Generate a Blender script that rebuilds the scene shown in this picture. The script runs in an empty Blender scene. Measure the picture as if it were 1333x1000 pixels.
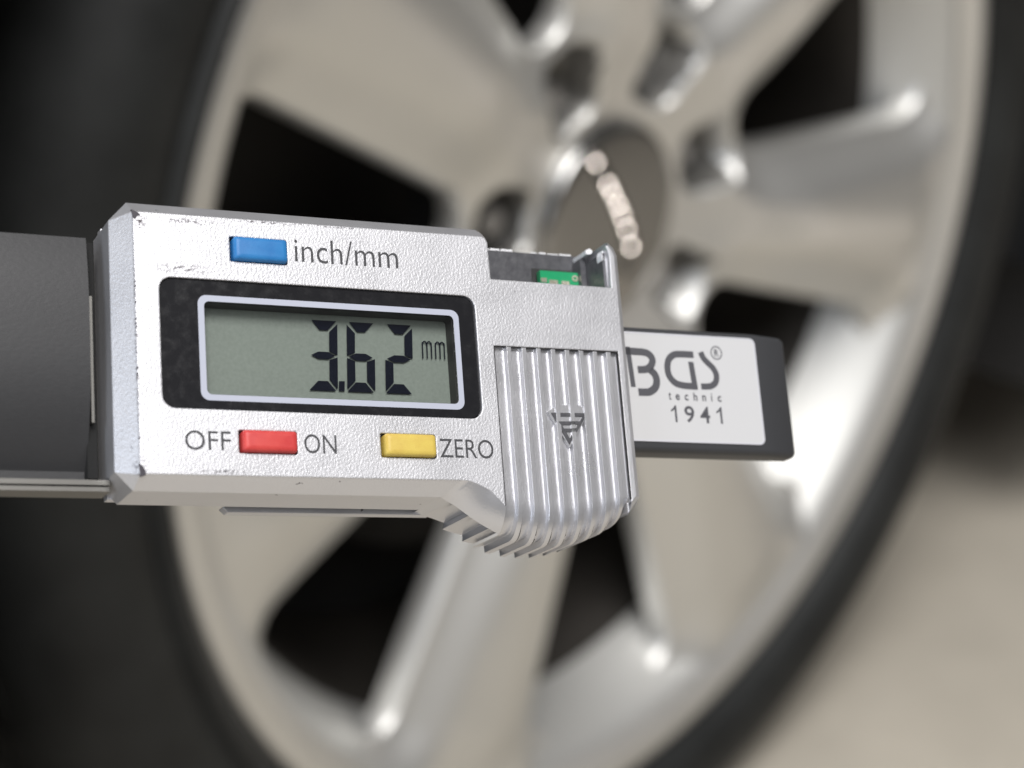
import bpy, bmesh, math, random
from mathutils import Vector, Matrix
from mathutils.geometry import tessellate_polygon
random.seed(7)
S = bpy.context.scene
COL = S.collection

# ---------------------------------------------------------------- camera, world, lamps
HW = 0.306                                  # height of the wheel centre above the floor
M = Matrix(((0.65700963, -0.33030913, 0.67766823),
            (-0.75388219, -0.28786497, 0.59058903),
            (0.0, -0.89890469, -0.43814423)))          # (right, down, forward) -> world
LED = 78.0
CAM = Vector((-0.5880, -0.4340, HW + 0.2917))
cam_d = bpy.data.cameras.new('camera')
cam = bpy.data.objects.new('camera', cam_d); COL.objects.link(cam)
R3 = Matrix((M @ Vector((1, 0, 0)), M @ Vector((0, -1, 0)), M @ Vector((0, 0, -1)))).transposed()
cam.matrix_world = Matrix.Translation(CAM) @ R3.to_4x4()
cam_d.sensor_width = 36; cam_d.lens = 70.22
cam_d.clip_start = 0.01; cam_d.clip_end = 60
cam_d.dof.use_dof = True; cam_d.dof.focus_distance = 0.231; cam_d.dof.aperture_fstop = 19
S.camera = cam

W = bpy.data.worlds.new('World'); S.world = W; W.use_nodes = True
W.node_tree.nodes['Background'].inputs[0].default_value = (0.82, 0.81, 0.80, 1)
W.node_tree.nodes['Background'].inputs[1].default_value = 0.13

def area(name, loc, target, sx, sy, power, col):
    l = bpy.data.lights.new(name, 'AREA'); l.shape = 'RECTANGLE'; l.size = sx; l.size_y = sy
    l.energy = power; l.color = col
    o = bpy.data.objects.new(name, l); COL.objects.link(o)
    o.location = loc
    o.rotation_euler = (Vector(target) - Vector(loc)).to_track_quat('-Z', 'Y').to_euler()
    return o
area('overhead_panel_light', (-1.6, -1.95, 2.75), (-0.4, -0.3, 0.45), 1.7, 1.3, 27, (0.985, 0.985, 1.0))  # added out-of-view panel, puts gloss on the gauge face
area('overhead_panel_light', (-0.75, -1.0, 2.75), (-0.5, -0.5, 0.0), 1.35, 1.1, 68, (1.0, 0.98, 0.96))
area('cool_left_light', (-3.2, -0.2, 1.5), (-0.4, -0.3, 0.5), 1.6, 1.6, 27, (0.78, 0.87, 1.0))  # added cool area light, out of view, brightens the left chamfer
S.view_settings.view_transform = 'Standard'; S.view_settings.look = 'None'
S.view_settings.exposure = 0; S.view_settings.gamma = 1
S.cycles.use_denoising = True
S.cycles.max_bounces = 8
S.cycles.sample_clamp_indirect = 6

# ---------------------------------------------------------------- helpers
mm = 0.001
def link(o, parent=None):
    COL.objects.link(o)
    if parent is not None: o.parent = parent
    return o
def mesh_obj(name, V, F, mat, parent=None, smooth=False, scale=1.0, label=None, kind=None):
    me = bpy.data.meshes.new(name)
    me.from_pydata([(v[0]*scale, v[1]*scale, v[2]*scale) for v in V], [], F)
    me.materials.append(mat)
    bm = bmesh.new(); bm.from_mesh(me)
    bmesh.ops.recalc_face_normals(bm, faces=bm.faces)
    if smooth:
        for f in bm.faces: f.smooth = True
        ang = math.radians(smooth if smooth is not True else 40)
        for e in bm.edges:
            if len(e.link_faces) == 2 and e.calc_face_angle(0) > ang: e.smooth = False
    bm.to_mesh(me); bm.free()
    o = bpy.data.objects.new(name, me); link(o, parent)
    if label: o['label'] = label
    if kind: o['kind'] = kind
    return o
class MB:
    def __init__(s): s.V = []; s.F = []
    def add(s, V, F):
        n = len(s.V); s.V += [tuple(v) for v in V]; s.F += [tuple(i+n for i in f) for f in F]; return s
    def prism(s, pts, y0, y1, holes=(), back=True, taper=0):
        """polygon in X,Z between depths y0 (front) and y1"""
        loops = [list(pts)] + [list(h) for h in holes]
        tri = tessellate_polygon([[Vector((p[0], p[1], 0)) for p in l] for l in loops])
        flat = [p for l in loops for p in l]; n = len(flat)
        V = [(p[0], y0, p[1]) for p in flat] + [(p[0], y1, p[1]) for p in flat]
        F = [tuple(t) for t in tri] + ([tuple(i+n for i in reversed(t)) for t in tri] if back else [])
        k = 0
        for l in loops:
            m = len(l)
            for i in range(m):
                a, b = k+i, k+(i+1) % m
                F.append((a, b, b+n, a+n))
            k += m
        return s.add(V, F)
    def box(s, x0, x1, y0, y1, z0, z1):
        return s.prism([(x0, z0), (x1, z0), (x1, z1), (x0, z1)], y0, y1)
    def obj(s, name, mat, parent=None, **k):
        return mesh_obj(name, s.V, s.F, mat, parent, **k)
def rrect(x0, x1, z0, z1, r, n=6):
    P = []
    for cx, cz, a0 in ((x1-r, z1-r, 0), (x0+r, z1-r, 90), (x0+r, z0+r, 180), (x1-r, z0+r, 270)):
        for i in range(n+1):
            a = math.radians(a0+90*i/n); P.append((cx+r*math.cos(a), cz+r*math.sin(a)))
    return P
def bevel_obj(o, w, seg=3, ang=30):
    b = o.modifiers.new('bevel', 'BEVEL'); b.width = w; b.segments = seg
    b.limit_method = 'ANGLE'; b.angle_limit = math.radians(ang); b.harden_normals = False
    for p in o.data.polygons: p.use_smooth = True
    return o
def stroke(pts, w, ends=(0, 0)):
    """outline polygon of a polyline of width w (number or list), flat ends"""
    n = len(pts); L = []; Rr = []
    for i, p in enumerate(pts):
        a = Vector(pts[max(i-1, 0)]); b = Vector(pts[min(i+1, n-1)]); d = (b-a).normalized()
        nn = Vector((-d.y, d.x)); ww = (w[i] if isinstance(w, (list, tuple)) else w)/2
        L.append((p[0]+nn.x*ww, p[1]+nn.y*ww)); Rr.append((p[0]-nn.x*ww, p[1]-nn.y*ww))
    return L + Rr[::-1]
def smooth_line(P, n=6):
    out = []
    for i in range(len(P)-1):
        p0 = P[max(i-1, 0)]; p1 = P[i]; p2 = P[i+1]; p3 = P[min(i+2, len(P)-1)]
        for k in range(n):
            t = k/n
            out.append(tuple(0.5*((2*p1[j])+(-p0[j]+p2[j])*t+(2*p0[j]-5*p1[j]+4*p2[j]-p3[j])*t*t+(-p0[j]+3*p1[j]-3*p2[j]+p3[j])*t**3) for j in (0, 1)))
    out.append(tuple(P[-1])); return out
def interp(P, x):
    if x <= P[0][0]: return P[0][1]
    for (a, b), (c, d) in zip(P, P[1:]):
        if x <= c: return b+(d-b)*(x-a)/(c-a)
    return P[-1][1]
def sstep(a, b, x):
    t = min(1, max(0, (x-a)/(b-a))); return t*t*(3-2*t)

# ---------------------------------------------------------------- materials
def mat(name, col, rough=0.5, metal=0.0, spec=0.5, **k):
    m = bpy.data.materials.new(name); m.use_nodes = True
    b = m.node_tree.nodes['Principled BSDF']
    b.inputs['Base Color'].default_value = (*col, 1); b.inputs['Roughness'].default_value = rough
    b.inputs['Metallic'].default_value = metal; b.inputs['Specular IOR Level'].default_value = spec
    for a, v in k.items(): b.inputs[a.replace('_', ' ')].default_value = v
    return m
def nodes(m): return m.node_tree.nodes, m.node_tree.links, m.node_tree.nodes['Principled BSDF']
def N(m, t, **k):
    n = m.node_tree.nodes.new(t)
    for a, v in k.items(): setattr(n, a, v)
    return n
def noise(m, scale, detail=2, rough=0.5, vec=None, coord='Object', vscale=None):
    ns, L, b = nodes(m); t = N(m, 'ShaderNodeTexCoord'); n = N(m, 'ShaderNodeTexNoise')
    n.inputs['Scale'].default_value = scale; n.inputs['Detail'].default_value = detail; n.inputs['Roughness'].default_value = rough
    src = t.outputs[coord]
    if vscale:
        mp = N(m, 'ShaderNodeMapping'); mp.inputs['Scale'].default_value = vscale; L.new(src, mp.inputs[0]); src = mp.outputs[0]
    L.new(src, n.inputs['Vector']); return n
def ramp(m, src, stops):
    r = N(m, 'ShaderNodeValToRGB'); e = r.color_ramp.elements
    while len(e) < len(stops): e.new(0.5)
    for i, (p, c) in enumerate(stops):
        e[i].position = p; e[i].color = (*c, 1) if isinstance(c, tuple) else (c, c, c, 1)
    m.node_tree.links.new(src, r.inputs[0]); return r
def bump(m, src, strength, dist, prev=None):
    b = N(m, 'ShaderNodeBump'); b.inputs['Strength'].default_value = strength; b.inputs['Distance'].default_value = dist
    m.node_tree.links.new(src, b.inputs['Height'])
    if prev: m.node_tree.links.new(prev.outputs[0], b.inputs['Normal'])
    m.node_tree.links.new(b.outputs[0], m.node_tree.nodes['Principled BSDF'].inputs['Normal']); return b

def housing_material(name, bstr, edge=0.00022, scuffs=True, rough=0.39, metal=0.74):
    m = mat(name, (0.71, 0.71, 0.74), rough, metal)
    ns, L, b = nodes(m)
    n1 = noise(m, 3700, 2, 0.6, vscale=(1.0, 1.0, 0.8))
    n2 = noise(m, 5200, 2, 0.5)
    bev = N(m, 'ShaderNodeBevel', samples=4); bev.inputs['Radius'].default_value = edge
    b1 = bump(m, n1.outputs['Fac'], bstr, 0.00006, bev)
    b2 = bump(m, n2.outputs['Fac'], bstr*0.5, 0.00003, b1)
    n3 = noise(m, 130, 3, 0.6); r3 = ramp(m, n3.outputs['Fac'], [(0.3, rough-0.03), (0.7, rough+0.05)]); L.new(r3.outputs[0], b.inputs['Roughness'])
    if scuffs:
        tc = N(m, 'ShaderNodeTexCoord'); prev = None
        for cx, cz, rx, rz in ((-38.5, 17.25, 5.2, 0.42), (-39.5, 11.6, 3.6, 0.75), (-35.6, -11.35, 3.0, 0.28), (-44.75, 3, 0.22, 14),
                               (-22, 17.9, 7, 0.16), (-44, 16.8, 0.9, 1.2), (-44.7, -10.9, 0.8, 1.4), (-30, 17.8, 6, 0.22)):
            mp = N(m, 'ShaderNodeMapping', vector_type='POINT')
            mp.inputs['Location'].default_value = (-cx/rx, 0, -cz/rz); mp.inputs['Scale'].default_value = (1000/rx, 60, 1000/rz)
            L.new(tc.outputs['Object'], mp.inputs[0])
            ln = N(m, 'ShaderNodeVectorMath', operation='LENGTH'); L.new(mp.outputs[0], ln.inputs[0])
            r = N(m, 'ShaderNodeMapRange'); r.inputs[1].default_value = 1.1; r.inputs[2].default_value = 0.1; L.new(ln.outputs['Value'], r.inputs[0])
            if prev is None: prev = r.outputs[0]
            else:
                mx = N(m, 'ShaderNodeMath', operation='MAXIMUM'); L.new(prev, mx.inputs[0]); L.new(r.outputs[0], mx.inputs[1]); prev = mx.outputs[0]
        ns_ = noise(m, 2400, 3, 0.7, vscale=(0.5, 1, 1.2))
        rr = ramp(m, ns_.outputs['Fac'], [(0.47, 0.0), (0.56, 1.0)])
        mu = N(m, 'ShaderNodeMath', operation='MULTIPLY'); L.new(prev, mu.inputs[0]); L.new(rr.outputs[0], mu.inputs[1])
        sp = noise(m, 1100, 2, 0.5); sr = ramp(m, sp.outputs['Fac'], [(0.765, 0.0), (0.79, 0.8)])
        ad = N(m, 'ShaderNodeMath', operation='MAXIMUM'); L.new(mu.outputs[0], ad.inputs[0]); L.new(sr.outputs[0], ad.inputs[1])
        mix = N(m, 'ShaderNodeMixRGB'); mix.inputs[1].default_value = (0.71, 0.71, 0.74, 1); mix.inputs[2].default_value = (0.10, 0.09, 0.10, 1)
        L.new(ad.outputs[0], mix.inputs[0]); L.new(mix.outputs[0], b.inputs['Base Color'])
    return m
m_house = housing_material('silver_painted_casting', 0.62)
m_grip = housing_material('silver_grip', 0.40, 0.00006, False, 0.29, 0.78)
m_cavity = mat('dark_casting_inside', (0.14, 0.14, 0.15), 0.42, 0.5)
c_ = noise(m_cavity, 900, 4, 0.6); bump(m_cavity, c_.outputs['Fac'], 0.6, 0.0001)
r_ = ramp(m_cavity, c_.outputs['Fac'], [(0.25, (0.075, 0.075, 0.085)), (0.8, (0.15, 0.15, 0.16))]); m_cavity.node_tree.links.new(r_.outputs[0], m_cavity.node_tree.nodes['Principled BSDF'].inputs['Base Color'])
m_chip_glint = mat('chip_and_glint_metal', (0.90, 0.90, 0.93), 0.35, 0.15)  # near-white so edge chips and rib-end highlights look lit
m_chipd = mat('worn_dark_metal', (0.05, 0.045, 0.055), 0.5, 0.3)
m_darkline = mat('dark_line', (0.035, 0.033, 0.035), 0.7, 0, 0.2)
m_black = mat('black_window_plate', (0.012, 0.012, 0.014), 0.22)
c_ = noise(m_black, 700, 4, 0.7); r_ = ramp(m_black, c_.outputs['Fac'], [(0.45, 0.18), (0.8, 0.34)])
m_black.node_tree.links.new(r_.outputs[0], m_black.node_tree.nodes['Principled BSDF'].inputs['Roughness'])
m_line = mat('pale_grey_print', (0.42, 0.44, 0.52), 0.4)
m_ink = mat('dark_grey_ink', (0.045, 0.045, 0.05), 0.6)
m_lcdw = mat('screen_well', (0.02, 0.02, 0.02), 0.5)
m_lcd = mat('lcd_grey_green', (0.225, 0.285, 0.245), 0.5)
c_ = noise(m_lcd, 2600, 2, 0.5); r_ = ramp(m_lcd, c_.outputs['Fac'], [(0.3, (0.178, 0.212, 0.184)), (0.7, (0.208, 0.246, 0.214))])
m_lcd.node_tree.links.new(r_.outputs[0], m_lcd.node_tree.nodes['Principled BSDF'].inputs['Base Color'])
m_seg = mat('lcd_segment', (0.004, 0.006, 0.014), 0.9, 0, 0.1)
m_glass = bpy.data.materials.new('clear_screen_glass'); m_glass.use_nodes = True
_n = m_glass.node_tree.nodes; _l = m_glass.node_tree.links; _n.remove(_n['Principled BSDF'])
_t = _n.new('ShaderNodeBsdfTransparent'); _g = _n.new('ShaderNodeBsdfGlossy'); _g.inputs['Roughness'].default_value = 0.12
_f = _n.new('ShaderNodeFresnel'); _f.inputs[0].default_value = 1.45; _m = _n.new('ShaderNodeMixShader')
_l.new(_f.outputs[0], _m.inputs[0]); _l.new(_t.outputs[0], _m.inputs[1]); _l.new(_g.outputs[0], _m.inputs[2])
_l.new(_m.outputs[0], _n['Material Output'].inputs[0])
def rubber(name, c1, c2):
    m = mat(name, c1, 0.45, 0, 0.4); n = noise(m, 500, 3, 0.6)
    r = ramp(m, n.outputs['Fac'], [(0.35, c1), (0.75, c2)]); m.node_tree.links.new(r.outputs[0], m.node_tree.nodes['Principled BSDF'].inputs['Base Color'])
    bump(m, n.outputs['Fac'], 0.25, 0.0001); return m
m_blue = rubber('blue_rubber', (0.022, 0.16, 0.42), (0.03, 0.20, 0.48))
m_red = rubber('red_rubber', (0.52, 0.045, 0.045), (0.60, 0.07, 0.06))
m_yel = rubber('yellow_rubber', (0.62, 0.47, 0.10), (0.55, 0.38, 0.08))
m_pcb = mat('green_circuit_board', (0.01, 0.30, 0.12), 0.35)
m_solder = mat('solder', (0.65, 0.63, 0.50), 0.3, 0.8)
m_bar = mat('brushed_dark_steel', (0.045, 0.045, 0.047), 0.45, 0.2, 0.3)
c_ = noise(m_bar, 3000, 2, 0.6, vscale=(0.5, 1, 1)); bump(m_bar, c_.outputs['Fac'], 0.5, 0.00003)
r_ = ramp(m_bar, c_.outputs['Fac'], [(0.3, 0.38), (0.7, 0.46)]); m_bar.node_tree.links.new(r_.outputs[0], m_bar.node_tree.nodes['Principled BSDF'].inputs['Roughness'])
m_steel = mat('steel_edge', (0.17, 0.165, 0.155), 0.42, 0.9)
m_plastic = mat('black_plastic', (0.040, 0.041, 0.045), 0.5)
c_ = noise(m_plastic, 2500, 2, 0.5); bump(m_plastic, c_.outputs['Fac'], 0.3, 0.00004)
m_label = mat('pale_label', (0.54, 0.54, 0.55), 0.42)
m_lrim = mat('label_edge', (0.56, 0.56, 0.60), 0.35)
m_print = mat('label_print', (0.075, 0.075, 0.085), 0.5)

m_alloy = mat('silver_wheel_paint', (0.74, 0.735, 0.715), 0.46, 0.90)
c_ = noise(m_alloy, 14, 3, 0.5); r_ = ramp(m_alloy, c_.outputs['Fac'], [(0.35, (0.72, 0.715, 0.695)), (0.7, (0.77, 0.765, 0.745))])
m_alloy.node_tree.links.new(r_.outputs[0], m_alloy.node_tree.nodes['Principled BSDF'].inputs['Base Color'])
m_pocket = mat('shaded_pocket_paint', (0.20, 0.195, 0.185), 0.45, 0.7)  # wheel paint darkened to put shade into the lug pockets
m_inner = mat('dark_inner_barrel', (0.030, 0.026, 0.022), 0.6, 0.3)  # much darker colour for the deep part of the barrel
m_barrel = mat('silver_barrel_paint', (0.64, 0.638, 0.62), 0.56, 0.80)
m_chrome = mat('chrome', (0.36, 0.355, 0.35), 0.04, 1.0)
m_nut = mat('lug_nut_steel', (0.40, 0.40, 0.41), 0.35, 1.0)
m_tyre = mat('tyre_rubber', (0.012, 0.0125, 0.013), 0.58, 0, 0.32)
c_ = noise(m_tyre, 22, 5, 0.65); r_ = ramp(m_tyre, c_.outputs['Fac'], [(0.3, (0.007, 0.0075, 0.0075)), (0.75, (0.021, 0.0225, 0.0225))])
m_tyre.node_tree.links.new(r_.outputs[0], m_tyre.node_tree.nodes['Principled BSDF'].inputs['Base Color'])
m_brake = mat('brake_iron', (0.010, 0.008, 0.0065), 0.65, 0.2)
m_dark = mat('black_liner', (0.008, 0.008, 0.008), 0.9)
m_floor = mat('beige_floor', (0.46, 0.41, 0.34), 0.6)
c_ = noise(m_floor, 9, 6, 0.7); r_ = ramp(m_floor, c_.outputs['Fac'], [(0.3, (0.47, 0.430, 0.362)), (0.7, (0.55, 0.503, 0.425))])
m_floor.node_tree.links.new(r_.outputs[0], m_floor.node_tree.nodes['Principled BSDF'].inputs['Base Color'])
bump(m_floor, c_.outputs['Fac'], 0.3, 0.01)

# ---------------------------------------------------------------- floor
o = mesh_obj('floor', [(-9, -9, 0), (9, -9, 0), (9, 9, 0), (-9, 9, 0)], [(0, 1, 2, 3)], m_floor, kind='structure')

# ---------------------------------------------------------------- the car wheel
wheel = bpy.data.objects.new('car_wheel', None); COL.objects.link(wheel); wheel.empty_display_size = 0.05
wheel['label'] = 'silver seven-spoke alloy wheel with black tyre standing on the beige floor'
wheel['category'] = 'car wheel'
C0 = (0, 0, HW)
def lathe(name, prof, m, parent, n=180, smooth=True, closed=False):
    V = []; F = []; k = len(prof)
    for i in range(n):
        a = 2*math.pi*i/n
        for r, ax in prof: V.append((r*math.cos(a), -ax, r*math.sin(a)+0.0))
    for i in range(n):
        j = (i+1) % n
        for q in range(k-1 if not closed else k):
            q2 = (q+1) % k
            F.append((i*k+q, j*k+q, j*k+q2, i*k+q2))
    o = mesh_obj(name, V, F, m, parent, smooth=smooth); o.location = C0; return o
RF = 0.250
# tyre: bead, sidewall with protector rib, shoulder and grooved tread
tp = [(RF-0.004, -0.012), (RF+0.000, -0.004), (RF+0.003, 0.003), (RF+0.008, 0.0095), (RF+0.012, 0.0110), (RF+0.0145, 0.0075),
      (RF+0.020, 0.0095), (0.277, 0.0105), (0.286, 0.0085), (0.294, 0.003), (0.301, -0.006), (0.3065, -0.017), (0.3090, -0.028)]
a = -0.036
for g in range(4):
    tp += [(0.3092, a), (0.3092, a-0.032), (0.3015, a-0.034), (0.3015, a-0.041), (0.3092, a-0.043)]; a -= 0.043
tp += [(0.3092, a-0.012), (0.305, a-0.024), (0.290, a-0.034), (0.262, a-0.034), (0.24, a-0.02)]
tyre = lathe('tyre', tp, m_tyre, wheel, 220, smooth=50)
# tread sipes: short blocks of the shoulder standing proud
sb = MB()
for i in range(64):
    aa = 2*math.pi*i/64; d = math.radians(3.6)
    for (r0, r1, y0, y1, tw) in ((0.306, 0.3100, 0.030, 0.0675, 0.0), (0.306, 0.3100, 0.082, 0.109, 0.02)):
        V = []
        for (q, yy) in ((aa, y0), (aa+d, y0), (aa+d+0.012, y1), (aa+0.012, y1)):
            for r in (r0, r1): V.append((r*math.cos(q+tw), yy, r*math.sin(q+tw)))
        sb.add(V, [(0, 2, 4, 6), (1, 3, 5, 7), (0, 1, 3, 2), (2, 3, 5, 4), (4, 5, 7, 6), (6, 7, 1, 0)])
o = sb.obj('tread_block', m_tyre, tyre, kind='stuff')
# rim lip and barrel
rimp = [(RF+0.001, -0.012), (RF+0.0015, -0.003), (RF, 0.000), (RF-0.003, 0.0015), (RF-0.008, 0.001), (RF-0.012, -0.0015), (RF-0.0165, -0.005)]
lathe('rim_lip', rimp, m_alloy, wheel, 200)
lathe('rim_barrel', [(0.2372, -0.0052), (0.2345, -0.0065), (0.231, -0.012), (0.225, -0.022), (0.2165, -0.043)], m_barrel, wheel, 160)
lathe('inner_barrel', [(0.2165, -0.0432), (0.214, -0.046), (0.209, -0.062), (0.205, -0.080), (0.202, -0.095), (0.201, -0.15), (0.206, -0.17), (0.225, -0.19)], m_inner, wheel, 120)

NS = 7; TH0 = math.radians(11.0)                       # openings centred at TH0 + k * 360/7
SEC = 2*math.pi/NS
DISH = smooth_line([(0.0, -0.030), (0.035, -0.0310), (0.042, -0.0295), (0.06, -0.0240), (0.085, -0.0160), (0.12, -0.0115), (0.16, -0.0095), (0.20, -0.0080), (0.236, -0.0050), (0.25, 0.0)], 5)
def dish(r):                                          # height of the face along the axle
    return interp(DISH, r)
HOLE = [(0.104, -0.0005), (0.2085, -0.0335), (0.2155, -0.020), (0.2180, 0.0), (0.2155, 0.020), (0.2085, 0.0335), (0.104, 0.0005)]
HR = 0.016
def seg_d(x, y, P):
    d = 1e9; inside = True; n = len(P)
    for i in range(n):
        ax, ay = P[i]; bx, by = P[(i+1) % n]; ex, ey = bx-ax, by-ay; wx, wy = x-ax, y-ay
        t = min(1, max(0, (wx*ex+wy*ey)/(ex*ex+ey*ey))); d = min(d, (wx-ex*t)**2+(wy-ey*t)**2)
        if ex*wy-ey*wx < 0: inside = False
    return -math.sqrt(d) if inside else math.sqrt(d)
POCK = [(0.059, -0.005), (0.073, -0.007), (0.073, 0.007), (0.059, 0.005)]
def face_h(r, th, flat=None):
    """height of the face; th is measured from the opening's centre line"""
    x, y = r*math.cos(th), r*math.sin(th); h = dish(r)
    d = seg_d(x, y, HOLE)-HR if flat is None else flat
    ys = r*math.sin(SEC/2-abs(th))
    h += 0.0065*math.exp(-(ys/0.020)**2)*sstep(0.085, 0.13, r)*sstep(0.236, 0.205, r)
    h -= 0.013*sstep(0.023, -0.004, d)
    if r < 0.1: h -= 0.018*sstep(0.0040, -0.0035, seg_d(x, y, POCK)-0.0075)
    return h
def resample(P, n):
    L = [0]
    for a, b in zip(P, P[1:]): L.append(L[-1]+math.dist(a, b))
    out = []; k = 0
    for i in range(n+1):
        t = L[-1]*i/n
        while k < len(L)-2 and L[k+1] < t: k += 1
        f = (t-L[k])/max(1e-9, L[k+1]-L[k]); out.append((P[k][0]+(P[k+1][0]-P[k][0])*f, P[k][1]+(P[k+1][1]-P[k][1])*f))
    return out
def rounded(P, r, n=8):
    out = []; m = len(P)
    for i in range(m):
        a, b, c = P[i-1], P[i], P[(i+1) % m]
        a0 = math.atan2(b[1]-a[1], b[0]-a[0])-math.pi/2; a1 = math.atan2(c[1]-b[1], c[0]-b[0])-math.pi/2
        while a1 < a0: a1 += 2*math.pi
        for k in range(n+1):
            q = a0+(a1-a0)*k/n; out.append((b[0]+r*math.cos(q), b[1]+r*math.sin(q)))
    return out
RIN, ROUT = 0.080, 0.2372
full = rounded(HOLE, HR)
halfh = sorted([p for p in full if p[1] > 1e-6], key=lambda p: math.atan2(p[1], p[0]-0.16), reverse=True)
halfh = [(0.104-HR, 0.0)] + halfh + [(0.2180+HR, 0.0)]
NL = 84
hb_ = resample(halfh, NL)
ob_ = [(RIN*math.cos(SEC/2*k/12), RIN*math.sin(SEC/2*k/12)) for k in range(12)] \
    + [((RIN+(ROUT-RIN)*k/30)*math.cos(SEC/2), (RIN+(ROUT-RIN)*k/30)*math.sin(SEC/2)) for k in range(30)] \
    + [(ROUT*math.cos(SEC/2*(1-k/30)), ROUT*math.sin(SEC/2*(1-k/30))) for k in range(31)]
ob_ = resample(ob_, NL)
nrm = []
for i in range(NL+1):
    a = hb_[max(0, i-1)]; b = hb_[min(NL, i+1)]; d = math.hypot(b[0]-a[0], b[1]-a[1]); nrm.append((-(b[1]-a[1])/d, (b[0]-a[0])/d))
nrm[0] = (-1, 0); nrm[-1] = (1, 0)
rows_ = [('w', 0.0026, 0.011), ('w', 0.0024, 0.009), ('w', 0.0020, 0.006), ('w', 0.0013, 0.0022), ('w', 0.0003, 0.0003)] + [('f', q) for q in
         (0, .02, .05, .09, .14, .20, .27, .34, .42, .50, .58, .66, .74, .82, .90, 1.0)]
def half_spoke(sign):
    V = []; F = []
    for row in rows_:
        for i in range(NL+1):
            hx, hy = hb_[i]
            if row[0] == 'w':
                x, y = hx-nrm[i][0]*row[1], hy-nrm[i][1]*row[1]
                h = face_h(math.hypot(hx, hy), math.atan2(hy, hx), 0.0)-row[2]
            else:
                x, y = hx+(ob_[i][0]-hx)*row[1], hy+(ob_[i][1]-hy)*row[1]
                h = face_h(math.hypot(x, y), math.atan2(y, x))
            r, t = math.hypot(x, y), math.atan2(y, x)
            t = t if sign > 0 else SEC-t
            V.append((r*math.cos(t), -h, r*math.sin(t)))
    m_ = NL+1
    for k in range(len(rows_)-1):
        for i in range(NL): F.append((k*m_+i, k*m_+i+1, (k+1)*m_+i+1, (k+1)*m_+i))
    return V, F
sm = MB(); sm.add(*half_spoke(1)); sm.add(*half_spoke(-1))
sp0 = mesh_obj('spoke', sm.V, sm.F, m_alloy, wheel, smooth=True)
bm = bmesh.new(); bm.from_mesh(sp0.data); bmesh.ops.remove_doubles(bm, verts=bm.verts, dist=1e-5)
bmesh.ops.recalc_face_normals(bm, faces=bm.faces); bm.to_mesh(sp0.data); bm.free()
sp0.location = C0; sp0.rotation_euler = (0, -TH0, 0)
for k in range(1, NS):
    o = sp0.copy(); COL.objects.link(o); o.parent = wheel; o.rotation_euler = (0, -(TH0+k*SEC), 0)
V = []; F = []; nr, nt = 38, 420
for i in range(nr+1):
    r = 0.030+(0.080-0.030)*i/nr
    for j in range(nt):
        t = 2*math.pi*j/nt; tt = (t+SEC/2) % SEC-SEC/2
        V.append((r*math.cos(t), -face_h(r, tt), r*math.sin(t)))
for i in range(nr):
    for j in range(nt): F.append((i*nt+j, i*nt+(j+1) % nt, (i+1)*nt+(j+1) % nt, (i+1)*nt+j))
hub = mesh_obj('hub', V, F, m_alloy, wheel, smooth=True); hub.location = C0; hub.rotation_euler = (0, -TH0, 0)
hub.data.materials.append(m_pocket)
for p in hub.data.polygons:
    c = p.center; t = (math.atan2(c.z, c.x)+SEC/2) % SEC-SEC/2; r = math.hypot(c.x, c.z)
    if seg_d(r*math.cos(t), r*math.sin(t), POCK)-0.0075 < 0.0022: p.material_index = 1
# centre cap: chrome dome with a collar
CR = 0.25
dome = [(0.0395*k/12, -0.022-(CR-math.sqrt(CR*CR-(0.0395*k/12)**2))) for k in range(13)]
dome += [(0.0403, -0.0258), (0.0410, -0.0272), (0.0414, -0.0295)]
dome += [(0.0413, -0.045)]
lathe('center_cap', dome, m_chrome, wheel, 96)
# lug nuts in the pockets
rn = 0.0075
V = []; F = []
for (r, y) in ((rn, 0.030), (rn, 0.016), (rn*0.8, 0.0125), (rn*0.35, 0.0115)):
    for k in range(12):
        rr = r*(1.0 if k % 2 == 0 else 0.93); V.append((rr*math.cos(k*math.pi/6), y+0.0225, rr*math.sin(k*math.pi/6)))
for i in range(3):
    for k in range(12): F.append((i*12+k, i*12+(k+1) % 12, (i+1)*12+(k+1) % 12, (i+1)*12+k))
F.append(tuple(range(36, 48)))
nut0 = mesh_obj('lug_nut', V, F, m_nut, wheel, smooth=True)
for k in range(NS):
    o = nut0 if k == 0 else nut0.copy()
    if k: COL.objects.link(o); o.parent = wheel
    an = TH0+k*SEC; o.location = (0.062*math.cos(an), 0, HW+0.062*math.sin(an))
# brake disc and dust shield behind the spokes
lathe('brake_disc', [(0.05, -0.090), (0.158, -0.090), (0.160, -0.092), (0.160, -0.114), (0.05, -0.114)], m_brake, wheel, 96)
lathe('dust_shield', [(0.0, -0.125), (0.185, -0.125), (0.2015, -0.122)], m_dark, wheel, 64)

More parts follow.
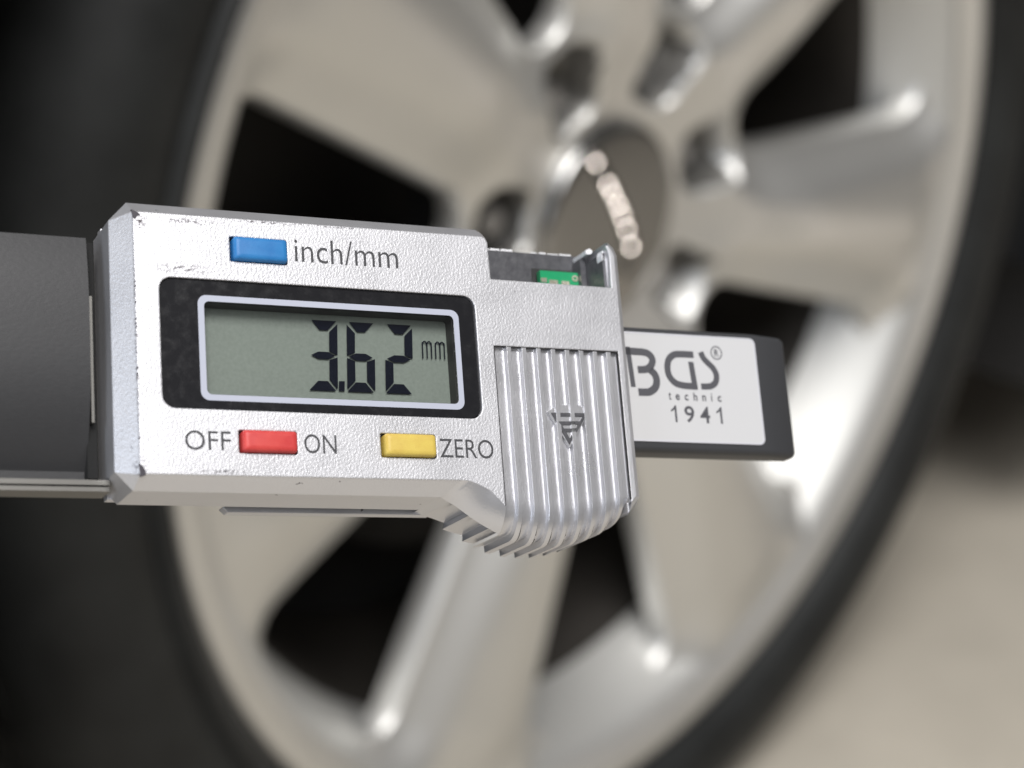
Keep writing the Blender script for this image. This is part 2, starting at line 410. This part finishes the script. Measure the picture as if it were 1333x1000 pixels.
# LED work light lying in front of the wheel, seen as a chain of dots in the chrome cap
lamp = bpy.data.objects.new('work_light', None); COL.objects.link(lamp)
A_ = Vector((0.337, -0.388, HW-0.043)); B_ = Vector((0.436, -0.234, HW-0.248))
lamp.location = A_.lerp(B_, 0.5)
lamp['label'] = 'row of small white work light lamps mirrored in the chrome centre cap'; lamp['category'] = 'work light'
ax_ = (B_-A_).normalized(); to_ = (Vector((0, -0.03, HW))-A_.lerp(B_, 0.5)).normalized(); to_ = (to_-ax_*to_.dot(ax_)).normalized(); sd_ = ax_.cross(to_)
def lbox(c, lx, ly, lz):
    V = [c+ax_*(sx*lx)+sd_*(sy*ly)+to_*(sz*lz) for sx in (-1, 1) for sy in (-1, 1) for sz in (-1, 1)]
    return V, [(0, 1, 3, 2), (4, 5, 7, 6), (0, 1, 5, 4), (2, 3, 7, 6), (0, 2, 6, 4), (1, 3, 7, 5)]
lm_ = MB(); lm_.add(*lbox(-to_*0.008, 0.155, 0.014, 0.006)); o = lm_.obj('lamp_housing', m_plastic, lamp); bevel_obj(o, 0.003)
m_led = bpy.data.materials.new('led'); m_led.use_nodes = True
_b = m_led.node_tree.nodes['Principled BSDF']; _b.inputs['Emission Color'].default_value = (1.0, 0.90, 0.82, 1); _b.inputs['Emission Strength'].default_value = LED
led0 = None
for q in (0.03, 0.13, 0.36, 0.45, 0.57, 0.67, 0.82, 0.99):
    if led0 is None:
        V = []; 
        for rr, dz in ((0.0034, 0), (0.0030, 0.0018), (0.0014, 0.0030)):
            for k in range(10): V.append(sd_*(rr*math.cos(k*math.pi/5))+ax_*(rr*math.sin(k*math.pi/5))+to_*dz)
        F = [(i*10+k, i*10+(k+1) % 10, (i+1)*10+(k+1) % 10, (i+1)*10+k) for i in range(2) for k in range(10)]+[tuple(range(20, 30))]
        led0 = mesh_obj('lamp_led', V, F, m_led, lamp, smooth=True); o = led0
    else: o = led0.copy(); COL.objects.link(o); o.parent = lamp
    o.location = A_.lerp(B_, q)-lamp.location
# ---------------------------------------------------------------- the car around the wheel
car = bpy.data.objects.new('parked_car', None); COL.objects.link(car); car.location = (0, 0.3, 0)
car['label'] = 'dark sill, wheel arch and underside of the parked car behind the wheel'
car['category'] = 'car'
def carpart(mb, name, m, **k):
    o = mb.obj(name, m, car, **k); o.location = (0, -0.3, 0); return o
AR = 0.352
arch = []
Z0a = 0.19
a0 = math.asin((Z0a-HW)/AR)
for i in range(41):
    a = a0+(math.pi-2*a0)*i/40; arch.append((AR*math.cos(a), HW+AR*math.sin(a)))
body = [(1.35, Z0a), (1.35, 1.02), (-1.0, 1.02), (-1.0, Z0a)]
b_ = MB(); b_.prism(arch + [(-1.0, Z0a), (-1.0, 0.78), (-0.6, 0.84), (0.5, 0.95), (1.35, 0.98), (1.35, Z0a)], -0.022, 0.03)
m_paint = mat('dark_car_paint', (0.012, 0.013, 0.015), 0.3)
carpart(b_, 'fender_panel', m_paint)
l_ = MB(); V = []; F = []
for i, (x, z) in enumerate(arch): V += [(x*0.999, 0.012, HW+(z-HW)*0.999), (x*0.999, 0.36, HW+(z-HW)*0.999)]
for i in range(40): F.append((2*i, 2*i+2, 2*i+3, 2*i+1))
l_.add(V, F); l_.prism(arch, 0.36, 0.37)
carpart(l_, 'wheel_arch_liner', m_dark, smooth=True)
u_ = MB(); u_.box(0.36, 1.35, 0.062, 1.6, 0.11, 0.24); u_.box(-1.0, -0.36, 0.03, 1.6, 0.17, 0.24); u_.box(-0.36, 0.36, 0.372, 1.6, 0.17, 0.24)
carpart(u_, 'underbody', m_dark)
s_ = MB(); s_.prism([(0.372, 0.100), (1.35, 0.100), (1.35, 0.195), (0.345, 0.195)], -0.010, 0.06)
carpart(s_, 'sill', m_plastic)

# ---------------------------------------------------------------- the tread depth gauge
RG = Matrix(((0.9057, 0.0752, -0.4173), (0.0402, 0.9645, 0.2609), (0.4221, -0.2530, 0.8705)))
gx = M @ RG.col[0]; gy = M @ RG.col[2]; gz = -(M @ RG.col[1])
G = Matrix((gx, gy, gz)).transposed()
gauge = bpy.data.objects.new('tread_depth_gauge', None); COL.objects.link(gauge)
gauge.empty_display_size = 0.01
gauge.matrix_world = Matrix.Translation(CAM + M @ Vector((0, 0, 0.235))) @ G.normalized().to_4x4()
gauge['label'] = 'silver digital tread depth gauge reading 3.62 mm with blue, red and yellow buttons'
gauge['category'] = 'depth gauge'
def gp(mb, name, m, parent=None, **k):
    return mb.obj(name, m, parent or gauge, scale=mm, **k)

# housing: face plate with openings
face_curve = smooth_line([(-7.4, -11.76), (-6.5, -11.80), (-5.72, -12.02), (-4.6, -12.5), (-3.7, -13.0), (-2.95, -13.75), (-1.99, -14.75)], 4)
outer = [(-44.75, 17.95), (-2.5, 18.15), (-2.05, 17.95), (-1.85, 17.45), (-1.75, 12.86), (14.5, 12.80), (14.6, 16.9), (14.42, 17.7), (14.2, 18.2),
         (14.55, 18.25), (15.0, 17.8), (15.3, 17.0), (15.32, 12.8), (15.32, -13.2), (14.75, -13.9), (14.56, -13.9), (14.56, 4.72), (-1.97, 4.62), (-1.99, -14.75)] \
        + face_curve[::-1][1:] + [(-44.75, -11.8)]
WIN = (-42.1, -4.06, -4.40, 10.60)
h_win = rrect(*WIN[:2], *WIN[2:], 1.5)
h_b = rrect(-33.85, -27.05, 12.85, 15.85, 0.2, 2); h_r = rrect(-33.72, -26.95, -9.25, -6.6, 0.2, 2); h_y = rrect(-17.05, -10.25, -9.3, -6.45, 0.2, 2)
hb = MB()
hb.prism(outer, 0, 0.9, [h_win, h_b, h_r, h_y], back=True)
# chamfers and side walls
fa = [(-1.85, 17.45), (-2.05, 17.95), (-2.5, 18.15), (-44.75, 17.95), (-44.75, 17.95), (-44.75, -11.8), (-44.75, -11.8), (-7.4, -11.76)]
ou = [(-1.45, 18.6), (-1.75, 19.4), (-2.4, 19.70), (-45.0, 19.62), (-47.05, 17.35), (-47.05, -11.2), (-45.1, -13.25), (-9.2, -13.35)]
n_ = len(fa); V = [(x, 0, z) for x, z in fa]+[(x, 2.0, z) for x, z in ou]+[(x, 9.0, z) for x, z in ou]; F = []
for i in range(n_-1):
    if fa[i] == fa[i+1]: F.append((i, n_+i+1, n_+i))
    else: F.append((i, i+1, n_+i+1, n_+i))
    F.append((n_+i, n_+i+1, 2*n_+i+1, 2*n_+i))
hb.add(V, F)
# right wall: rounded front edge
fr = [(14.55, 18.25), (15.0, 17.8), (15.3, 17.0), (15.32, 12.8), (15.32, -13.2), (14.5, -14.0)]
orr = [(14.7, 18.9), (15.5, 18.3), (16.0, 17.2), (16.05, 12.8), (16.05, -13.3), (14.4, -15.3)]
mid = [((a[0]*0.3+b[0]*0.7), (a[1]*0.3+b[1]*0.7)) for a, b in zip(fr, orr)]
V = []; F = []
for y, row in ((0, fr), (0.32, mid), (1.1, orr), (9.0, orr)): V += [(x, y, z) for x, z in row]
for k in range(3):
    for i in range(5): F.append((k*6+i, k*6+i+1, (k+1)*6+i+1, (k+1)*6+i))
hb.add(V, F)
hb.prism([(14.45, -13.9), (15.28, -13.25), (15.98, -13.35), (15.7, -14.0), (14.45, -15.2)], 0.9, 9)
# inside of the battery recess: back wall, side walls, hidden shelf
hb.box(-1.9, -1.75, 0.9, 8.6, 11, 17.45)
hb.box(14.5, 15.25, 0.9, 8.6, 11, 17.9)
housing = gp(hb, 'housing', m_house)
housing.data.materials.append(m_cavity)
cv = MB(); cv.box(-2.5, 15.9, 7.7, 8.6, 10.5, 19.35); cv.box(14.1, 14.49, 0.95, 7.7, 10.6, 17.6); cv.box(13.4, 14.1, 5.5, 7.7, 10.6, 18.3)
cav = gp(cv, 'battery_recess', m_cavity, housing)
ed = MB(); x = -1.7
while x < 13.4:
    w = random.uniform(0.7, 2.2); hgt = random.uniform(0.12, 0.30)
    if random.random() < 0.85:
        ed.prism([(x, 19.36), (x+w, 19.36), (x+w-0.1, 19.36+hgt), (x+w*0.6, 19.36+hgt*0.8), (x+0.12, 19.36+hgt)], 7.65, 8.6)
    x += w+random.uniform(0.05, 0.35)
ed.prism([(13.6, 18.4), (14.3, 18.5), (14.5, 18.9), (14.1, 19.2), (13.5, 18.9)], 4.0, 7.6)
ed.prism([(14.05, 16.6), (14.5, 16.7), (14.5, 17.6), (14.2, 17.9), (14.0, 17.3)], 0.95, 2.2)
gp(ed, 'chipped_edge', m_chip_glint, housing)
hl = MB(); hl.prism([(-0.2+0.85*math.cos(a*math.pi/8), 17.0+0.9*math.sin(a*math.pi/8)) for a in range(16)], 7.66, 7.72)
gp(hl, 'screw_hole', m_chipd, housing)
pb = MB(); pb.box(7.6, 14.0, 7.62, 7.69, 11, 17.35); gp(pb, 'recess_opening', m_lcdw, housing)
pb = MB(); pb.box(8.15, 13.55, 6.4, 7.3, 11, 16.72); pcb = gp(pb, 'circuit_board', m_pcb)
pd = MB(); pd.box(9.3, 10.5, 6.3, 6.41, 14.9, 15.55); pd.box(11.0, 12.1, 6.3, 6.41, 14.8, 15.5); pd.box(8.2, 9.0, 6.32, 6.41, 15.2, 15.75)
pd.prism([(12.95+0.42*math.cos(a*math.pi/6), 15.95+0.42*math.sin(a*math.pi/6)) for a in range(12)], 6.3, 6.41, [[(12.95+0.2*math.cos(a*math.pi/6), 15.95+0.2*math.sin(a*math.pi/6)) for a in range(12)]])
gp(pd, 'solder_pad', m_solder, pcb)
# worn corners of the housing
wc = MB()
wc.prism([(-44.95, 18.15), (-44.2, 17.85), (-43.9, 17.55), (-44.3, 17.4), (-44.55, 17.0), (-44.8, 17.2)], -0.02, 0.5)
wc.prism([(-44.9, -10.6), (-44.5, -10.9), (-44.1, -11.6), (-44.2, -11.95), (-44.75, -12.1), (-44.8, -11.5)], -0.02, 0.5)
for z in (9.6, 9.1, 7.2, 5.3, 4.4, -0.2, -0.9, -8.0):
    wc.prism([(-44.85, z), (-44.68, z+0.05), (-44.62, z+0.35), (-44.8, z+0.3)], -0.012, 0.2)
gp(wc, 'worn_corner', m_chipd, housing)
# back cover
bc = MB(); bc.box(-46.2, 15.3, 9.0, 10.4, -12.7, 18.9)
gp(bc, 'back_cover', m_house)
cl = MB(); cl.prism([(-32.6, -13.05), (-31.2, -12.4), (-7, -12.4), (-7.0, -13.65), (-32.0, -13.65)], 10.4, 12.0)
gp(cl, 'clip_plate', m_house)

# thumb grip: ribbed panel that wraps round the bulge
ZB = smooth_line([(-9.2, -13.35), (-8.3, -13.65), (-7.2, -14.25), (-4.6, -16.05), (-2.0, -17.5), (0, -18.25), (3, -18.75), (6, -18.75), (9, -18.15), (11.5, -17.25), (13.4, -16.2), (14.45, -14.9)], 8)
RIBS = [-0.05+1.975*k-0.011*k*k for k in range(8)]
def rib_h(x):
    d = min(abs(x-c) for c in RIBS)
    return 0.62*min(1, max(0, (d-0.29)/0.13))
V = []; F = []; cols = 330; fil = 14
rows = None
for i in range(cols+1):
    x = -1.93+(14.52+1.93)*i/cols
    zb = interp(ZB, x); h = rib_h(x)
    if i == 0 or i == cols: h = 0.5
    ev = max(1.6, min(4.6, (-13.2-zb)))
    eh = 3.6
    P = []
    for k in range(5): P.append((h, 4.55+(zb+ev-4.55)*k/4.0))
    h0 = h
    for k in range(1, fil+1):
        kk = [c for c in RIBS if c-0.3 <= x]; cl_ = (kk[-1]+0.3) if kk else -1.93
        hs = 0.75*min(1, max(0, (x-cl_)/1.33)); w2 = sstep(0.25, 0.85, k/fil); h = h0*(1-w2)+hs*w2
        t = k/fil*math.pi/2; P.append((eh-(eh-h)*math.cos(t), (zb+ev)-(ev-h)*math.sin(t)))
    for y in (5.5, 8, 10.4): P.append((y, zb+h))
    rows = len(P)
    V += [(x, y, z) for y, z in P]
for i in range(cols):
    for k in range(rows-1): F.append((i*rows+k, (i+1)*rows+k, (i+1)*rows+k+1, i*rows+k+1))
gr = MB(); gr.add(V, F)
gr.box(-1.97, 14.55, 0.5, 0.9, 4.3, 4.62)
grip = gp(gr, 'thumb_grip', m_grip, smooth=14)
grip.data.materials.append(m_darkline)                    # thin dark line along the right foot of each rib
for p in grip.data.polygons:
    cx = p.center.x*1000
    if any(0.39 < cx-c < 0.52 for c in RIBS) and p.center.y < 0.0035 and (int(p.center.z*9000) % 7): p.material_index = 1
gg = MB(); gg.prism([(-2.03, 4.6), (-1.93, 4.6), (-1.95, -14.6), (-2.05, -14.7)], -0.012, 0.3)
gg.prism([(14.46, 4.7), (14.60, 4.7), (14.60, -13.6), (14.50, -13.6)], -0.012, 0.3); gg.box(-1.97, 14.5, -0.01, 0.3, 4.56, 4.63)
gp(gg, 'panel_seam', m_darkline, grip)
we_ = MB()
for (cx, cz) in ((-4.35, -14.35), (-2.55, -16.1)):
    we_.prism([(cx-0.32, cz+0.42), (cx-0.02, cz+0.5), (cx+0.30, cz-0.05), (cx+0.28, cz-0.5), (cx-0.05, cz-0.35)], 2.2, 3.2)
gp(we_, 'bright_rib_end', m_chip_glint, grip)  # pale facets painted in as highlights on the rib ends
# serrated shoulder left of the panel
V = []; F = []; nc = 90
fcl = smooth_line(face_curve, 3)
def along(P, t):
    t = max(0, min(1, t))*(len(P)-1); i = min(int(t), len(P)-2); f = t-i
    return (P[i][0]+(P[i+1][0]-P[i][0])*f, P[i][1]+(P[i+1][1]-P[i][1])*f)
OC = smooth_line([(-9.2, -13.35), (-8.3, -13.65), (-7.2, -14.25), (-4.6, -16.05), (-1.93, -17.5)], 8)
R2 = [-6.3, -4.0, -1.9]
for i in range(nc+1):
    t = i/nc; f0 = along(face_curve, t); o0 = along(OC, t); o1 = along(OC, min(1, t+0.02)); o2 = along(OC, max(0, t-0.02))
    d = Vector((o1[0]-o2[0], o1[1]-o2[1])).normalized(); nn = Vector((-d.y, d.x))
    if nn.y < 0: nn = -nn
    # saw-tooth steps: the riser faces left, the tread slopes
    xx = o0[0]; h = 0
    for c in (-8.0, -5.6, -3.3):
        if c <= xx < c+2.35: h = 0.85*((xx-c)/2.35 if xx-c < 2.2 else (2.35-(xx-c))/0.15*0.936)
    P = [(f0[0], 0, f0[1])]
    for k in range(1, 7):
        a = k/6*math.pi/2; w_ = 0.45*min(1, 4*t); s_, c_ = w_*math.sin(a)+(1-w_)*k/6, w_*(1-math.cos(a))+(1-w_)*k/6
        P.append((f0[0]+(o0[0]-f0[0])*s_, (2.0+0.6*min(1, t*4))*c_, f0[1]+(o0[1]-f0[1])*s_))
    P.append((o0[0]+nn.x*h, 3.0, o0[1]+nn.y*h))
    for y in (5.5, 8, 10.4): P.append((o0[0]+nn.x*h, y, o0[1]+nn.y*h))
    V += P; rows = len(P)
for i in range(nc):
    for k in range(rows-1): F.append((i*rows+k, (i+1)*rows+k, (i+1)*rows+k+1, i*rows+k+1))
ss = MB(); ss.add(V, F)
gp(ss, 'serrated_shoulder', m_grip, grip, smooth=25)
# embossed triangle mark on the grip
tr = MB()
def inner_tri(s): return [(7.23+(p[0]-7.23)*s, -4.6+(p[1]+4.6)*s) for p in [(4.85, -3.3), (9.75, -3.2), (6.95, -7.1)]]
tr.prism([(4.5, -3.15), (5.8, -2.35), (8.7, -2.2), (10.0, -2.95), (7.0, -7.5)], 0.14, 0.6)
trp = gp(tr, 'triangle_mark', m_grip, grip)
tb = MB(); tb.prism(inner_tri(1.0), 0.02, 0.6, [inner_tri(0.70)])
tb.prism([(5.7, -4.35), (9.0, -4.2), (8.75, -4.62), (6.0, -4.75)], 0.0, 0.5); tb.prism([(6.3, -5.2), (8.3, -5.1), (8.1, -5.5), (6.5, -5.6)], 0.0, 0.5)
gp(tb, 'triangle_outline', m_cavity, trp)

# display window
wp = MB(); inner = rrect(-36.95, -6.85, -2.60, 8.08, 0.5)
wp.prism(rrect(WIN[0]+0.12, WIN[1]-0.12, WIN[2]+0.12, WIN[3]-0.12, 1.45), 0.30, 0.75, [inner])
window = gp(wp, 'display_window', m_black)
ln = MB(); ln.prism(rrect(-37.68, -6.15, -3.30, 8.80, 1.0), 0.288, 0.31, [rrect(-36.97, -6.83, -2.62, 8.10, 0.6)])
gp(ln, 'frame_line', m_line, window)
gl = MB(); gl.prism(rrect(-36.94, -6.86, -2.59, 8.07, 0.5), 0.34, 0.36); gp(gl, 'screen_glass', m_glass, window)
we = MB(); we.prism(rrect(-37.6, -6.2, -3.3, 8.8, 0.5), 0.76, 2.58, [rrect(-36.9, -6.9, -2.55, 8.03, 0.4)]); gp(we, 'screen_well', m_lcdw, window)
lc = MB(); lc.box(-38.4, -5.4, 2.6, 3.3, -3.6, 9.6); lcd = gp(lc, 'lcd_screen', m_lcd)
def seg_digit(x0, segs):
    """seven segment digit, lower left corner x0, 3.35 x 8.35 mm, slightly leaning"""
    w, h, t, g = 3.42, 8.36, 0.99, 0.05; z0 = -1.08
    P = {'a': [(g+0.25, h), (w-g-0.10, h), (w-t-0.2, h-t-0.15), (t+0.25, h-t-0.15)],
         'd': [(g-0.05, 0), (w-g-0.15, 0), (w-t-0.2, t+0.15), (t+0.05, t+0.15)],
         'g': [(0.22, h/2), (t+0.12, h/2+0.43), (w-t-0.15, h/2+0.43), (w-0.28, h/2), (w-t-0.15, h/2-0.43), (t+0.12, h/2-0.43)],
         'f': [(0.0, h-0.35), (t, h-t-0.35), (t-0.02, h/2+0.52), (0.05, h/2+0.10), (0, h/2+0.18)],
         'e': [(0.0, h/2-0.16), (t-0.02, h/2-0.52), (t, t+0.35), (0.05, 0.28), (0, 0.35)],
         'b': [(w, h-0.35), (w, h/2+0.16), (w-0.10, h/2+0.10), (w-t, h/2+0.52), (w-t, h-t-0.35)],
         'c': [(w, h/2-0.16), (w, 0.35), (w-0.12, 0.28), (w-t, t+0.35), (w-t, h/2-0.52)]}
    m_ = MB()
    for s_ in segs: m_.prism([(x0+px+0.045*(pz-h/2), z0+pz) for px, pz in P[s_]], 2.36, 2.39)
    return gp(m_, 'screen_digit', m_seg, lcd)
seg_digit(-24.16, 'abcdg'); seg_digit(-19.58, 'acdefg'); seg_digit(-14.86, 'abdeg')
dt = MB(); dt.prism([(-20.72, 0.12), (-20.04, 0.14), (-20.12, -1.04), (-20.80, -1.04)], 2.36, 2.39); gp(dt, 'decimal_point', m_seg, lcd)
mu = MB()
for x0 in (-10.2, -8.55):
    for k in range(3): mu.prism([(x0+k*0.56, 3.35), (x0+k*0.56+0.15, 3.35), (x0+k*0.56+0.2, 5.3), (x0+k*0.56+0.05, 5.3)], 2.36, 2.39)
    for k in range(2): mu.prism(stroke(smooth_line([(x0+k*0.56+0.1, 5.05), (x0+k*0.56+0.3, 5.38), (x0+k*0.56+0.50, 5.38), (x0+k*0.56+0.68, 5.05)], 4), 0.15), 2.355, 2.385)
gp(mu, 'unit_symbol', m_seg, lcd)

# buttons
def button(x0, x1, z0, z1, m, lab, top=0.75):
    V = []; F = []; nx, nz = 12, 6
    out = rrect(x0, x1, z0, z1, 0.35, 4)
    lev = [(0.0, 1.2), (0.0, -top*0.35), (0.10, -top*0.72), (0.30, -top*0.93), (0.62, -top)]
    n = len(out)
    for ins, y in lev:
        cx, cz = (x0+x1)/2, (z0+z1)/2
        for p in out:
            sx = (abs(x1-x0)/2-ins)/(abs(x1-x0)/2); sz = (abs(z1-z0)/2-ins)/(abs(z1-z0)/2)
            bulge = 0.10*(1-((p[0]-cx)/((x1-x0)/2))**2)
            V.append((cx+(p[0]-cx)*sx, y-(bulge if y < 0 else 0), cz+(p[1]-cz)*sz*(1+bulge*0.5)))
    for k in range(len(lev)-1):
        for i in range(n): F.append((k*n+i, k*n+(i+1) % n, (k+1)*n+(i+1) % n, (k+1)*n+i))
    F.append(tuple(range((len(lev)-1)*n, len(lev)*n)))
    b = MB(); b.add(V, F); return gp(b, 'button', m, smooth=50, label=lab)
button(-33.50, -27.15, 12.98, 15.72, m_blue, 'blue button beside the words inch/mm')
button(-33.35, -27.05, -9.12, -6.70, m_red, 'red button between OFF and ON')
button(-16.65, -10.4, -9.15, -6.58, m_yel, 'yellow button before the word ZERO')
sl = MB()
for r in (h_b, h_r, h_y): sl.prism([(p[0], p[1]) for p in r], 1.0, 1.1)
gp(sl, 'button_slot', m_chipd, housing)

# printed words
def text_mesh(s, offset=0.0, bold=0.0):
    c = bpy.data.curves.new('t', 'FONT'); c.body = s; c.size = 1.0; c.offset = offset; c.resolution_u = 4
    o = bpy.data.objects.new('t', c); COL.objects.link(o)
    dg = bpy.context.evaluated_depsgraph_get(); me = bpy.data.meshes.new_from_object(o.evaluated_get(dg))
    V = [v.co.copy() for v in me.vertices]; F = [tuple(p.vertices) for p in me.polygons]
    bpy.data.objects.remove(o); bpy.data.curves.remove(c); bpy.data.meshes.remove(me)
    return V, F
def text_box(s, x0, x1, z0, z1, y, name, m, parent, offset=0.0, join=None):
    V, F = text_mesh(s, offset)
    ax, bx = min(v.x for v in V), max(v.x for v in V); az, bz = min(v.y for v in V), max(v.y for v in V)
    P = [(x0+(v.x-ax)/(bx-ax)*(x1-x0), y, z0+(v.y-az)/(bz-az)*(z1-z0)) for v in V]
    mb = join or MB(); mb.add(P, F)
    return None if join else gp(mb, name, m, parent)
text_box('inch/mm', -26.15, -13.5, 13.35, 16.25, -0.015, 'lettering', m_ink, housing, -0.005)
text_box('OFF', -39.75, -34.6, -9.02, -6.82, -0.015, 'lettering', m_ink, housing, -0.003)
text_box('ON', -26.15, -22.35, -9.05, -6.85, -0.015, 'lettering', m_ink, housing, -0.003)
text_box('ZERO', -9.8, -3.05, -9.12, -6.88, -0.015, 'lettering', m_ink, housing, -0.003)

# wide guide bar at the left
bl = MB(); V = []; F = []; nz = 24
for x in (-125, -60, -49.0):
    for k in range(nz+1):
        z = -11.3+27.3*k/nz; u = (z-4.0)/13.8
        V.append((x, 3.4+(1.5 if u > 0 else 3.2)*abs(u)**2.4, z))
for i in range(2):
    for k in range(nz): F.append((i*(nz+1)+k, (i+1)*(nz+1)+k, (i+1)*(nz+1)+k+1, i*(nz+1)+k+1))
bl.add(V, F)
bl.box(-125, -49.15, 6.8, 8.6, -11.25, 15.9)
bar = gp(bl, 'guide_bar', m_bar, smooth=40)
e1 = MB(); e1.box(-125, -46.8, 5.0, 8.2, -11.98, -11.42); e1.box(-125, -46.8, 5.3, 8.8, -12.62, -12.1)
gp(e1, 'bar_edge', m_steel, bar)
e2 = MB(); e2.box(-49.1, -48.0, 5.4, 8.7, -11.2, 15.8); gp(e2, 'bar_gap', m_dark, bar)
e3 = MB(); e3.box(-48.8, -48.5, 4.3, 6.0, -5.2, 9.2); gp(e3, 'slide_strip', m_steel, bar)

# scale beam with end cap at the right
bm_ = MB(); V = []; F = []
prof = [(-6.75, 7.2), (-6.75, 4.3), (-6.35, 3.75), (8.9, 3.75), (9.3, 4.2), (9.3, 7.2)]
for x, dy, sc in ((-2, 0, 1), (36.6, 0, 1), (41.2, 0.9, 1), (41.9, 1.3, 0.97)):
    for z, y in prof: V.append((x, min(7.4, y+(dy if y < 6 else 0)), 1.27+(z-1.27)*sc))
for i in range(3):
    for k in range(6): F.append((i*6+k, (i+1)*6+k, (i+1)*6+(k+1) % 6, i*6+(k+1) % 6))
F.append(tuple(range(18, 24)))
bm_.add(V, F); beam = gp(bm_, 'scale_beam', m_plastic); bevel_obj(beam, 0.0004, 3, 20)
lb = MB(); lb.prism(rrect(5, 36.45, -5.35, 8.38, 0.7), 3.62, 3.8); label = gp(lb, 'label_plate', m_label, beam)
le = MB(); le.prism(rrect(4.9, 36.58, -5.48, 8.5, 0.8), 3.60, 3.8, [rrect(5.1, 36.36, -5.27, 8.3, 0.65)]); gp(le, 'label_edge', m_lrim, beam)
yy = 3.61
lg = MB()
def thick(P, w, n=6): 
    for q in [stroke(smooth_line(P, n), w)]: lg.prism(q, yy-0.02, yy)
# B
lg.prism(stroke([(18.0, 6.52), (18.30, 1.36)], 0.66), yy-0.02, yy)
thick([(17.6, 5.95), (20.1, 5.92), (21.0, 5.62), (21.35, 4.95), (21.05, 4.20), (20.3, 3.72), (19.15, 3.62)], 0.92)
thick([(20.9, 3.66), (21.45, 3.15), (21.68, 2.35), (21.4, 1.45), (20.6, 0.86), (19.9, 0.76), (18.95, 0.74)], 0.96)
# G
thick([(27.34, 5.92), (25.6, 5.92), (24.55, 5.80), (23.75, 5.20), (23.40, 4.15), (23.55, 3.0), (24.3, 2.15), (25.3, 1.86), (26.4, 1.80), (27.45, 1.78)], [0.80, 0.82, 0.9, 1.0, 1.05, 1.05, 1.0, 0.9, 0.84, 0.8][0] + 0.06)
lg.prism([(26.47, 4.98), (27.22, 4.98), (27.5, 1.5), (26.7, 1.7)], yy-0.025, yy)
# S
thick([(28.42, 6.32), (28.75, 5.55), (29.35, 4.92), (30.0, 4.3), (30.38, 3.45), (30.2, 2.5), (29.55, 1.98), (28.9, 1.85), (28.0, 1.82)], 0.80)
gp(lg, 'lettering', m_print, label)
rc = MB(); c0 = (30.72, 6.33)
rc.prism([(c0[0]+0.84*math.cos(a*math.pi/14), c0[1]+0.90*math.sin(a*math.pi/14)) for a in range(28)], yy-0.02, yy,
         [[(c0[0]+0.70*math.cos(a*math.pi/14), c0[1]+0.76*math.sin(a*math.pi/14)) for a in range(28)]])
text_box('R', 30.42, 31.05, 5.88, 6.80, yy-0.02, '', None, None, 0.02, join=rc)
gp(rc, 'lettering', m_print, label)
tk = MB()
for ch, cx, w, z0, z1 in (('t', 23.35, 0.36, -0.08, 0.90), ('e', 24.45, 0.60, -0.08, 0.68), ('c', 25.70, 0.54, -0.08, 0.68), ('h', 27.0, 0.54, -0.08, 0.98), ('n', 28.25, 0.54, -0.08, 0.68), ('ı', 29.35, 0.12, -0.08, 0.72), ('c', 30.48, 0.54, -0.08, 0.68)):
    if ch == 'ı':
        tk.prism([(cx-0.07, z0), (cx+0.07, z0), (cx+0.07, 0.72), (cx-0.07, 0.72)], yy-0.02, yy); tk.prism([(cx-0.08, 0.84), (cx+0.08, 0.84), (cx+0.08, 0.98), (cx-0.08, 0.98)], yy-0.02, yy)
    else: text_box(ch, cx-w/2, cx+w/2, z0, z1, yy-0.02, '', None, None, 0.02, join=tk)
gp(tk, 'lettering', m_print, label)
tn = MB()
for x0 in (23.2, 29.72):
    tn.prism([(x0+0.62, -2.92), (x0+0.90, -2.92), (x0+0.90, -0.78), (x0+0.68, -0.78), (x0+0.45, -1.12), (x0+0.1, -1.36), (x0+0.1, -1.60), (x0+0.4, -1.46), (x0+0.62, -1.28)], yy-0.02, yy)
for ch, x0, x1 in (('9', 25.2, 26.6), ('4', 27.42, 28.85)):
    text_box(ch, x0, x1, -2.92, -0.78, yy-0.02, '', None, None, 0.014, join=tn)
gp(tn, 'lettering', m_print, label)
